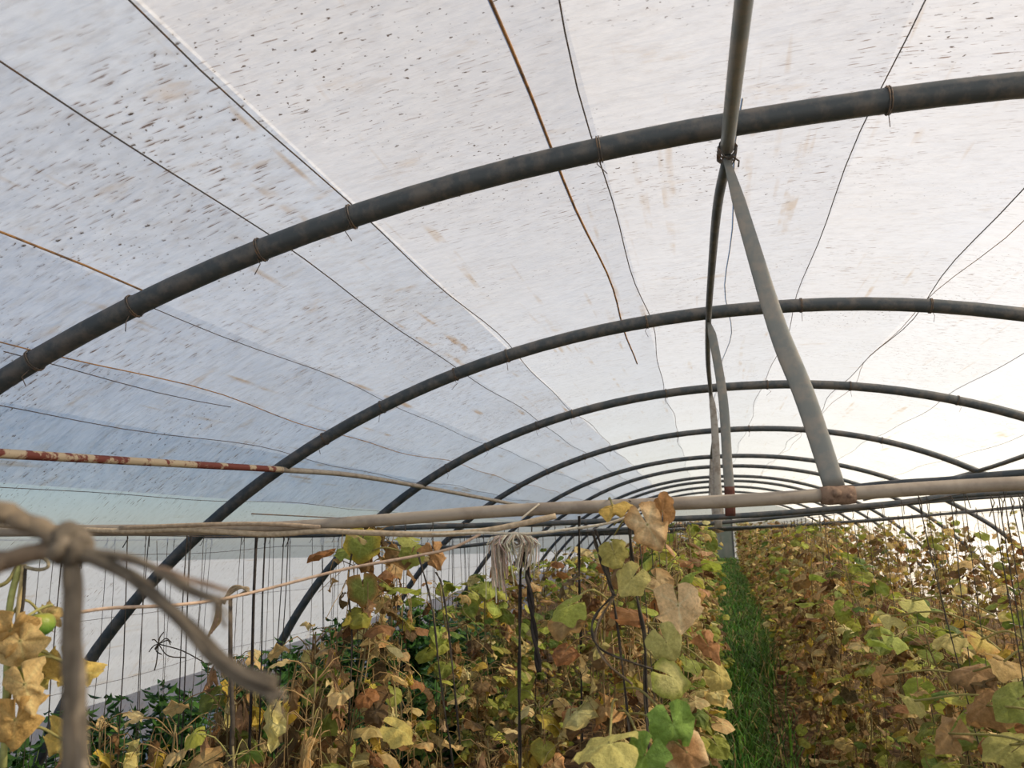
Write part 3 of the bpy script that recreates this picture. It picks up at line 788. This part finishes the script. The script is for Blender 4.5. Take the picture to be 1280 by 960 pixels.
rope('dark_twine', [at(724, 645, 2.2), at(724, 720, 2.25), at(726, 800, 2.3), at(728, 960, 2.35)], .0036, BLACK, 'dark twine between the tuft and the white string')
for nm, pts in (('dark twine leaning through the tall leaves left of the tuft', [at(522, 690, 2.4), at(540, 760, 2.42), at(552, 860, 2.45), at(570, 980, 2.5)]),
                ('dark twine with a bend beside the hanging brown leaves', [at(545, 715, 2.4), at(553, 735, 2.4), at(562, 800, 2.42), at(575, 930, 2.45)]),
                ('dark twine at the left edge of the tall leaves', [at(440, 690, 2.5), at(435, 730, 2.5), at(440, 800, 2.5), at(436, 900, 2.5)])):
    rope('dark_twine', pts, .0030, DKTW, nm)

rope('wrapped_rope', [at(-60, 652, 1.90), at(60, 660, 1.915), at(160, 664, 1.918), at(230, 662, 1.915), at(330, 668, 1.915), at(400, 664, 1.915), at(460, 666, 1.915), at(540, 668, 1.915), at(600, 664, 1.915), at(650, 655, 1.915), at(695, 645, 1.925)],
     .0075, (.46, .37, .26), 'beige cloth rope slung along under the tie pipe at left', 'rope', 70, 8)
rope('wrapped_rope', [at(150, 660, 1.915), at(250, 656, 1.91), at(330, 655, 1.91), at(400, 659, 1.915)], .006, (.40, .31, .22), 'short brown rope lying on the tie pipe above the beige one', 'rope', 30, 6)
rope('white_string', [at(540, 668, 1.9), at(600, 666, 1.9), at(660, 667, 1.9), at(715, 661, 1.9), at(760, 654, 1.9), at(790, 643, 1.905), at(802, 634, 1.915), at(812, 627, 1.925)], .0032, PALE, 'white string looping along below the tie pipe to the brown leaf')
rope('white_string', [at(652, 648, 1.915), at(664, 638, 1.92), at(674, 630, 1.93)], .0025, PALE, 'short white string end crossing the tie pipe above the tuft')
rope('slack_twine', [at(-60, 792, 1.3), at(0, 785, 1.34), at(90, 767, 1.4), at(140, 760, 1.45), at(210, 757, 1.5), at(270, 750, 1.6), at(330, 737, 1.7), at(420, 714, 1.78), at(470, 704, 1.8), at(520, 695, 1.82), at(565, 685, 1.85), at(600, 668, 1.9)], .0036, (.52, .38, .28), 'slack beige twine sagging across the left side below the tie pipe', n=80)

# frayed raffia tuft
tf = empty('frayed_tuft', tuple(at(640, 668, 1.91))); tag(tf, 'tuft of frayed pale fibres hanging from the white string', 'fibre tuft')
off = np.array(tf.location); r = np.random.default_rng(9)
m = MB()
for k in range(170):
    u0 = r.uniform(618, 664); side = -1 if u0 < 645 else 1
    u1 = u0 + side * r.uniform(-8, 14); v1 = 676 + (78 if u0 < 640 else 48) * r.random() ** 1.5
    d = 1.91 + r.uniform(-.03, .03)
    P = spline([at(u0, 668 + abs(u0 - 641) * .1, d), at(u0 * .5 + u1 * .5 + side * 5, 680, d - .015), at(u1, v1, d + r.uniform(-.02, .02))], 9) - off
    m.tube(P, r.uniform(.0009, .0022), 3, pick([(.82, .74, .60), (.84, .72, .56), (.70, .54, .42)], r), cap=False)
m.build('fibres', M_TWINE, tf)
m = MB()
t = np.linspace(0, 6 * PI, 40)
m.tube(np.stack([.012 * np.cos(t) + np.linspace(-.02, .02, 40), .010 * np.sin(t), -.004 + .008 * np.sin(t * .5)], 1), .003, 5, (.6, .5, .4)); m.build('knot', M_TWINE, tf)

# wooden stake with a twine lashing
st = empty('wooden_stake', tuple(at(289, 960, 2.25) * np.array([1, 1, 0]) + np.array([0, 0, GZ]))); tag(st, 'thin dark stake with a twine lashing on top, before the left film wall', 'stake')
off = np.array(st.location); top = at(288, 745, 2.25)
m = MB(); m.tube(np.array([off, at(291, 900, 2.25), at(288, 830, 2.25), top]) - off, [.0085, .0075, .007, .006], 7, (0.09, .075, .06)); m.build('pole', M_STEM, st)
m = MB()
for k in range(3):
    m.tube(spline([at(272 + 4 * k, 755, 2.24), at(288, 742 - 3 * k, 2.235), at(300, 735 - k, 2.24), at(311, 736 + 3 * k, 2.25), at(298, 744, 2.25), at(284, 749, 2.25)], 24) - off, .0042, 5, (.30, .24, .16))
for k in range(5):
    m.tube(spline([at(272 + k, 752, 2.24), at(268 + 2 * k, 775, 2.24), at(258 + 3 * k, 800 - 4 * k, 2.24)], 10) - off, .0026, 4, pick([(.48, .36, .2), (.35, .27, .17)], rng))
m.build('lashing', M_TWINE, st)

# out-of-focus knotted cloth rope right before the camera
kn = empty('knotted_cord', tuple(at(88, 682, .37))); tag(kn, 'blurred grey-brown knotted cloth cord close to the camera at left', 'cord')
off = np.array(kn.location); CG = (.15, .125, .095)
r = np.random.default_rng(12)
def strand(pts, w, n=4, col=CG, name='strand'):
    m = MB()
    for k in range(n):
        jit = r.normal(0, w * .00009, 3)
        P = spline([np.array(p) + jit * (0.4 + i * .25) for i, p in enumerate(pts)], 30)
        m.tube(P - off, (1 + .22 * np.sin(np.linspace(0, r.uniform(9, 20), len(P)) + k)) * w * .00020 * r.uniform(.8, 1.2), 6, np.array(col) * r.uniform(.6, 1.35), .8)
    return m.build(name, M_TWINE, kn)
d = .37
strand([at(86, 684, d), at(90, 720, d), at(93, 800, d), at(94, 880, d), at(96, 970, d), at(98, 1080, d)], 23, 5)
strand([at(96, 686, d), at(140, 694, d), at(185, 707, d - .003), at(230, 735, d), at(272, 752, d)], 12, 3)
strand([at(150, 700, d - .003), at(200, 712, d - .004), at(245, 728, d - .003), at(284, 740, d)], 6, 2, (.30, .22, .16))
strand([at(98, 690, d), at(150, 713, d), at(180, 736, d), at(225, 775, d - .003), at(262, 815, d), at(300, 845, d), at(342, 862, d)], 16, 4)
strand([at(84, 680, d), at(50, 660, d), at(20, 646, d), at(-40, 628, d), at(-300, 560, d + .05)], 26, 5, (.19, .15, .105))
strand([at(82, 684, d), at(40, 692, d), at(0, 700, d), at(-60, 708, d), at(-300, 690, d + .05)], 24, 5, (.26, .19, .13))
m = MB()
for k in range(9):
    t = np.linspace(0, 2 * PI, 12); w = r.uniform(.004, .008)
    ax = r.normal(0, 1, 3); ax /= np.linalg.norm(ax); u = np.cross(ax, (0.3, .5, .8)); u /= np.linalg.norm(u); v = np.cross(ax, u)
    m.tube(np.outer(np.cos(t), u) * w + np.outer(np.sin(t), v) * w + r.normal(0, .002, 3), .0042, 6, np.array(CG) * r.uniform(.7, 1.3))
m.build('knot', M_TWINE, kn)
for (eu, ev) in ((335, 862), (268, 749)):
    m = MB()
    for k in range(9):
        e = at(eu, ev, d)
        m.tube([e - off, e + np.array([r.uniform(0, .012), 0, r.uniform(-.016, .002)]) - off], .0007, 3, (.3, .24, .17))
    m.build('frayed_end', M_TWINE, kn)

# ------------------------------------------------------------------ the near plants' big leaves, built one by one
CAMD = lambda p: -np.array(p) / np.linalg.norm(p)
def big(parent, px, py, d, R, col, tip, label, k=.5, ky=.4, crum=.06, face=1.0, up=.3, width=1.0, edge=None, stem_to=None):
    """leaf with its petiole; tip = direction of the leaf tip in the picture (right, up)"""
    q = {"L1": .90, "R1": .88}.get(next((k for k in ("L1", "R1") if parent in PL[k]), ""), 1.0)
    d *= q; R *= q
    p = at(px, py, d); c = CAMD(p)
    T = RT * tip[0] + UP * tip[1] + FW * (tip[2] if len(tip) > 2 else 0); T /= np.linalg.norm(T)
    nrm = c * face + np.array([0, 0, up])
    base = p - T * R * .35
    off = np.array(parent.location); rz = parent.rotation_euler[2]
    m = MB(); r = np.random.default_rng(int(px * 7 + py))
    leaf(m, base, 0, 0, R, col, k, ky, crum, 0, 7, 31, r, width, True, edge, tipdir=T, nrm=nrm)
    if stem_to is None: s = np.array([off[0], off[1], base[2] - .02])
    else: s = np.array(stem_to)
    P = spline([s, (s + base) / 2 + np.array([0, -.01, .035]), base], 12)
    m.tube(P, .0028, 5, (.42, .38, .14))
    ca, sa = math.cos(-rz), math.sin(-rz)
    for i, V in enumerate(m.v):
        V = V - off
        m.v[i] = np.stack([V[:, 0] * ca - V[:, 1] * sa, V[:, 0] * sa + V[:, 1] * ca, V[:, 2]], 1)
    o = m.build('leaf', M_LEAFBIG, parent); o['label'] = label
    return o
L1a, L1b, L1c = PL['L1'][:3]
LTAN = (.80, .59, .33)
big(L1b, 850, 770, 2.15, .082, LTAN, (.15, -1), 'large dry tan leaf facing the camera', .9, .3, .10, 1, .2)
big(L1b, 816, 668, 1.98, .080, LTAN, (.55, -1), 'long folded tan leaf hanging under the tie pipe', 1.0, .6, .14, 1, .1, .75, (.5, .3, .13))
big(L1b, 829, 630, 2.02, .052, (.42, .22, .08), (0.05, 1), 'dry russet leaf sticking up above the tie pipe', 1.4, .3, .10, 1, 0, .8)
big(L1a, 775, 630, 2.0, .055, (.55, .38, .10), (.9, .25), 'dry yellow leaf lying over the tie pipe', 1.5, .6, .10, .3, 1)
big(L1b, 838, 812, 2.05, .060, (.46, .44, .15), (.5, -.9), 'pale yellow-green leaf below the large tan leaf', .7, .6, .07, 1, .5)
big(L1b, 850, 852, 2.0, .066, (.50, .47, .17), (.9, -.5), 'curled yellow-green leaf near the path', .9, .8, .08, 1, .6, 1, YGREEN)
big(L1a, 845, 918, 1.86, .066, BRIGHT, (.3, -1), 'fresh bright green leaf at the bottom', .6, .5, .07, 1, .5)
big(L1a, 802, 955, 1.82, .060, BRIGHT, (-.4, -1), 'bright green leaf at the bottom edge', .6, .5, .07, 1, .6)
big(L1a, 745, 932, 1.78, .085, (.55, .50, .16), (-1, -.15), 'large yellow-green leaf seen edge on', .8, .5, .06, .35, 1)
big(L1a, 868, 950, 1.9, .07, (.40, .22, .09), (.9, -.9), 'brown leaf with pale rim at the bottom', 1.0, .5, .10, 1, .2, 1, LTAN)
big(L1b, 890, 815, 2.2, .055, (.44, .22, .09), (.6, -1), 'narrow russet leaf leaning towards the path', 2.0, .3, .12, 1, .2, .7)
big(L1c, 905, 850, 2.4, .055, (.55, .45, .14), (.7, -.7), 'yellow leaf overhanging the grass path', 1.0, .8, .08, 1, .6)
big(L1a, 702, 762, 2.0, .058, (.36, .40, .08), (-.9, -.5), 'folded yellow-green leaf near the dark strip', 1.2, .4, .05, .7, .8)
big(L1a, 770, 700, 2.1, .050, (.44, .40, .12), (.3, -1), 'yellowish leaf between the dark twines', .8, .4, .08)
big(L1b, 785, 730, 2.1, .055, (.52, .47, .16), (-.6, -.8), 'yellow leaf behind the thick dark twine', .7, .5, .07)
L2a, L2b, L2c = PL['L2'][:3]
big(L2a, 450, 690, 2.5, .078, (.30, .36, .08), (-.2, -1), 'mottled green leaf high beside the film wall', .7, .5, .05, 1, .4, 1, YELLOW)
big(L2a, 428, 688, 2.55, .055, (.28, .34, .07), (-1, -.1), 'drooping green leaf tip at the left end of the row', .9, .5, .05, .5, 1)
big(L2a, 512, 700, 2.5, .055, (.34, .38, .09), (-.3, -1), 'yellow-green leaf left of the hanging brown leaves', .7, .5, .06)
big(L2a, 505, 672, 2.45, .05, (.36, .38, .10), (-.9, .1), 'yellow-green leaf just under the tie pipe', .9, .5, .06, .4, 1)
big(L2a, 455, 745, 2.5, .07, (.26, .30, .07), (.1, -1), 'green leaf with a brown spot', .8, .4, .06, 1, .3, 1, (.40, .22, .08))
big(L2b, 545, 700, 2.45, .06, (.46, .26, .11), (.3, -1), 'bunch of dry brown leaf hanging by the twine', 2.2, .3, .16, 1, .2, .8)
big(L2b, 505, 915, 2.1, .060, (.58, .48, .14), (.8, -.4), 'yellow leaf low in front of the row', .9, .6, .07, .7, .8)
R1a, R1b, R1c, R1d = PL['R1'][:4]
big(R1b, 1205, 842, 2.5, .075, (.46, .29, .14), (-1, -.25), 'large dry tan leaf in the right row', 1.3, .5, .09, .6, .8, 1, BROWN)
big(R1b, 1235, 803, 2.5, .060, (.55, .42, .10), (.8, -.35), 'yellow leaf on a pale petiole in the right row', .9, .5, .06, .6, .8, 1, (.50, .28, .08))
big(R1b, 1262, 882, 2.3, .075, (.30, .34, .08), (-.8, -.6), 'broad dull green leaf low in the right row', .8, .5, .06, .8, .7)
big(R1a, 1225, 890, 2.4, .070, (.40, .24, .10), (-.7, -.7), 'brown crumpled leaf low in the right row', 1.4, .4, .12, .8, .5)
big(R1a, 1250, 935, 2.2, .075, (.40, .38, .11), (-.9, -.3), 'dull olive leaf at the lower right', .8, .6, .07, .6, .8)
big(R1a, 1180, 925, 2.3, .060, (.42, .27, .12), (-.6, -.8), 'shrivelled brown leaf at the bottom right', 1.6, .5, .14, .8, .4)
big(R1b, 1150, 880, 2.5, .055, (.48, .44, .14), (.8, -.4), 'pale yellow-green leaf low at right', .9, .6, .07, .5, .9)
big(R1b, 1265, 830, 2.4, .065, (.52, .36, .14), (.9, -.3), 'tan leaf at the right edge', 1.2, .5, .10, .6, .7)
big(R1c, 1180, 800, 2.9, .065, (.56, .47, .17), (-.9, -.3), 'straw-coloured leaf in the right row', 1.0, .6, .08, .5, .9)
big(R1c, 1100, 850, 2.9, .05, (.46, .28, .12), (-.5, -.9), 'brown hanging leaf in the right row', 1.8, .4, .12, .9, .2)
big(R1c, 1122, 772, 3.1, .070, (.58, .52, .20), (1, -.25), 'pale yellow leaf catching the light', 1.0, .6, .06, .4, 1)
big(R1c, 1150, 752, 3.1, .080, (.52, .50, .16), (1, -.1), 'wide yellow-green leaf catching the light', .8, .6, .05, .35, 1)
big(R1d, 1125, 800, 3.0, .065, (.34, .40, .09), (.9, -.5), 'yellow-green leaf below the pale one', .8, .6, .06, .6, .8)

# foreground plant at the left edge with its fruit
hp = plant([cucumber(77, 1.15, [TAN, STRAW, YELLOW, TAN], .7, 2, 9, .06, True)], -1.335, 1.30, .98, 'yellowed plant with a green fruit at the left edge, behind the blurred cord', 'foreground plant', 1.0)
hp.rotation_euler[2] = 0
m = MB()
off = np.array(hp.location)
for pts, w, c in (([at(25, 706, 1.3), at(12, 760, 1.3), at(8, 860, 1.3), at(4, 960, 1.3)], .0065, (.36, .38, .14)), ([at(30, 706, 1.3), at(22, 780, 1.31), at(30, 840, 1.31)], .0045, (.50, .40, .2)),
                  ([at(32, 708, 1.3), at(28, 760, 1.3), at(18, 800, 1.3)], .0032, (.06, .05, .04)), ([at(34, 770, 1.3), at(52, 760, 1.32), at(66, 756, 1.33)], .003, (.36, .34, .13)),
                  ([at(-30, 735, 1.28), at(5, 730, 1.29), at(22, 708, 1.3)], .004, (.34, .3, .12))):
    m.tube(spline(pts, 18) - off, w, 6, c)
m.build('vine', M_STEM, hp)
fr_c = at(51, 780, 1.33)
m = MB(); nu, nv = 18, 12; V = []
for j in range(nv + 1):
    t = PI * j / nv
    for i in range(nu):
        a = 2 * PI * i / nu; rr = .027 * math.sin(t) * (1 + .035 * math.cos(a * 5)) ** 1
        V.append(fr_c - off + np.array([rr * math.cos(a), rr * math.sin(a), .0235 * math.cos(t) - .004 * math.exp(-(t / .4) ** 2)]))
Fs = [(j * nu + i, (j + 1) * nu + i, (j + 1) * nu + (i + 1) % nu, j * nu + (i + 1) % nu) for j in range(nv) for i in range(nu)]
fc = np.array([(.20 + .12 * (v[2] - (fr_c - off)[2]) / .024, .30, .05) for v in V]); m.add(V, Fs, np.clip(fc, .03, 1))
fruit = m.build('fruit', M_FRUIT, hp); fruit['label'] = 'round green fruit'
m = MB()
for k in range(5):
    a = k * 1.26
    leaf(m, fr_c - off + np.array([.004, -.024, .008]), 0, 0, .012, (.55, .42, .22), 1.2, .6, .1, 0, 2, 7, rng, .6, tipdir=(math.cos(a), -.5, math.sin(a)), nrm=(0, -1, 0.1))
cl = m.build('calyx', M_LEAF, fruit)
LY = (.66, .48, .13); LT2 = (.66, .47, .20)
for args in ((28, 815, 1.28, .058, LT2, (.2, -1), 'large dry tan leaf with ragged edge at the left', 1.0, .4, .10, 1, .2),
             (10, 800, 1.26, .050, (.56, .36, .13), (-.3, -1), 'dry tan leaf at the left edge', 1.2, .4, .12, 1, .2),
             (35, 868, 1.27, .055, LT2, (.3, -1), 'long tan leaf folded downward', 1.9, .2, .12, 1, .1, .9),
             (18, 915, 1.27, .060, (.60, .38, .13), (-.1, -1), 'hanging dry orange leaf', 1.5, .3, .12, 1, .1, .9),
             (62, 768, 1.36, .034, (.68, .48, .19), (.6, .4), 'small curled tan leaf above the fruit', 1.6, .5, .14, 1, .2),
             (48, 842, 1.36, .050, (.32, .32, .06), (.4, -.6), 'olive green leaf under the fruit', .7, .5, .07, 1, .4, 1, (.5, .4, .1)),
             (82, 838, 1.36, .046, (.58, .40, .11), (.3, -1), 'crumpled yellow leaf behind the cord', 1.3, .4, .14, 1, .3, 1, LY),
             (112, 842, 1.38, .042, LY, (.9, -.3), 'bright yellow leaf with upturned rim', .9, -.6, .10, 1, .6),
             (75, 935, 1.36, .05, LY, (-.4, -1), 'yellow leaf at the bottom left', 1.2, .4, .12, 1, .3)):
    s = at(12, min(args[1] + 5, 940), 1.3)
    big(hp, *args[:9], args[9] * 1.25, *args[10:], stem_to=s)
# tie clip of twine over that plant
rope('twine_clip', [at(22, 705, 1.3), at(36, 699, 1.3), at(52, 697, 1.3), at(60, 703, 1.3), at(58, 710, 1.3), at(46, 712, 1.3), at(28, 708, 1.3)], .0034, (.30, .26, .17), 'little twine loop tied at the top of the yellowed plant', 'string', 30)
# wiry dead shoot on the left wall
ws = MB(); r = np.random.default_rng(31); c0 = at(198, 805, 2.6)
for e in ((190, 800), (205, 790), (213, 806), (214, 803), (186, 815), (202, 818), (195, 812), (193, 838), (232, 822), (255, 828)):
    ws.tube(spline([c0, (c0 + at(*e, 2.6)) / 2 + r.normal(0, .012, 3), at(*e, 2.6)], 8), .0022, 4, (.06, .05, .04))
ws.tube(spline([c0, at(197, 740, 2.6), at(196, 676, 2.62)], 10), .0014, 4, (.06, .05, .04))
tag(ws.build('dead_shoot', M_STEM), 'small wiry dead shoot caught on a string before the left film', 'dead shoot')

# ------------------------------------------------------------------ light
w = bpy.data.worlds.new('sky'); bpy.context.scene.world = w; w.use_nodes = True
nt = w.node_tree; nt.nodes.clear()
sky = nt.nodes.new('ShaderNodeTexSky'); sky.sky_type = 'NISHITA'; sky.sun_disc = False
SUN_EL = math.radians(40); SUN_AZ = math.radians(86)       # azimuth from down-tunnel towards the right
sky.sun_elevation = SUN_EL; sky.sun_rotation = SUN_AZ; sky.air_density = 1.0; sky.dust_density = 0.6; sky.ozone_density = 3.0
bg = nt.nodes.new('ShaderNodeBackground'); bg.inputs['Strength'].default_value = 0.16
wo = nt.nodes.new('ShaderNodeOutputWorld')
nt.links.new(sky.outputs['Color'], bg.inputs['Color']); nt.links.new(bg.outputs['Background'], wo.inputs['Surface'])
sd = bpy.data.lights.new('sun', 'SUN'); sd.energy = 9.5; sd.angle = math.radians(0.8); sd.color = (1.0, 0.87, 0.69)
so = bpy.data.objects.new('sun', sd); C.objects.link(so)
dirv = Vector((math.sin(SUN_AZ) * math.cos(SUN_EL), math.cos(SUN_AZ) * math.cos(SUN_EL), math.sin(SUN_EL)))
so.rotation_euler = dirv.to_track_quat('Z', 'Y').to_euler(); so.location = dirv * 30

# ------------------------------------------------------------------ camera
cd = bpy.data.cameras.new('camera'); co = bpy.data.objects.new('camera', cd); C.objects.link(co)
cd.sensor_fit = 'HORIZONTAL'; cd.sensor_width = 36.0; cd.lens = 36.0 * F / 1280
cd.clip_start = 0.02; cd.clip_end = 300
Mx = Matrix(((RT[0], UP[0], -FW[0]), (RT[1], UP[1], -FW[1]), (RT[2], UP[2], -FW[2])))
co.matrix_world = Mx.to_4x4()
cd.dof.use_dof = True; cd.dof.focus_distance = 3.0; cd.dof.aperture_fstop = 6.0
sc = bpy.context.scene
sc.camera = co
sc.view_settings.view_transform = 'Standard'; sc.view_settings.look = 'None'
sc.view_settings.gamma = 1.0; sc.view_settings.use_curve_mapping = False
sc.view_settings.exposure = -0.20
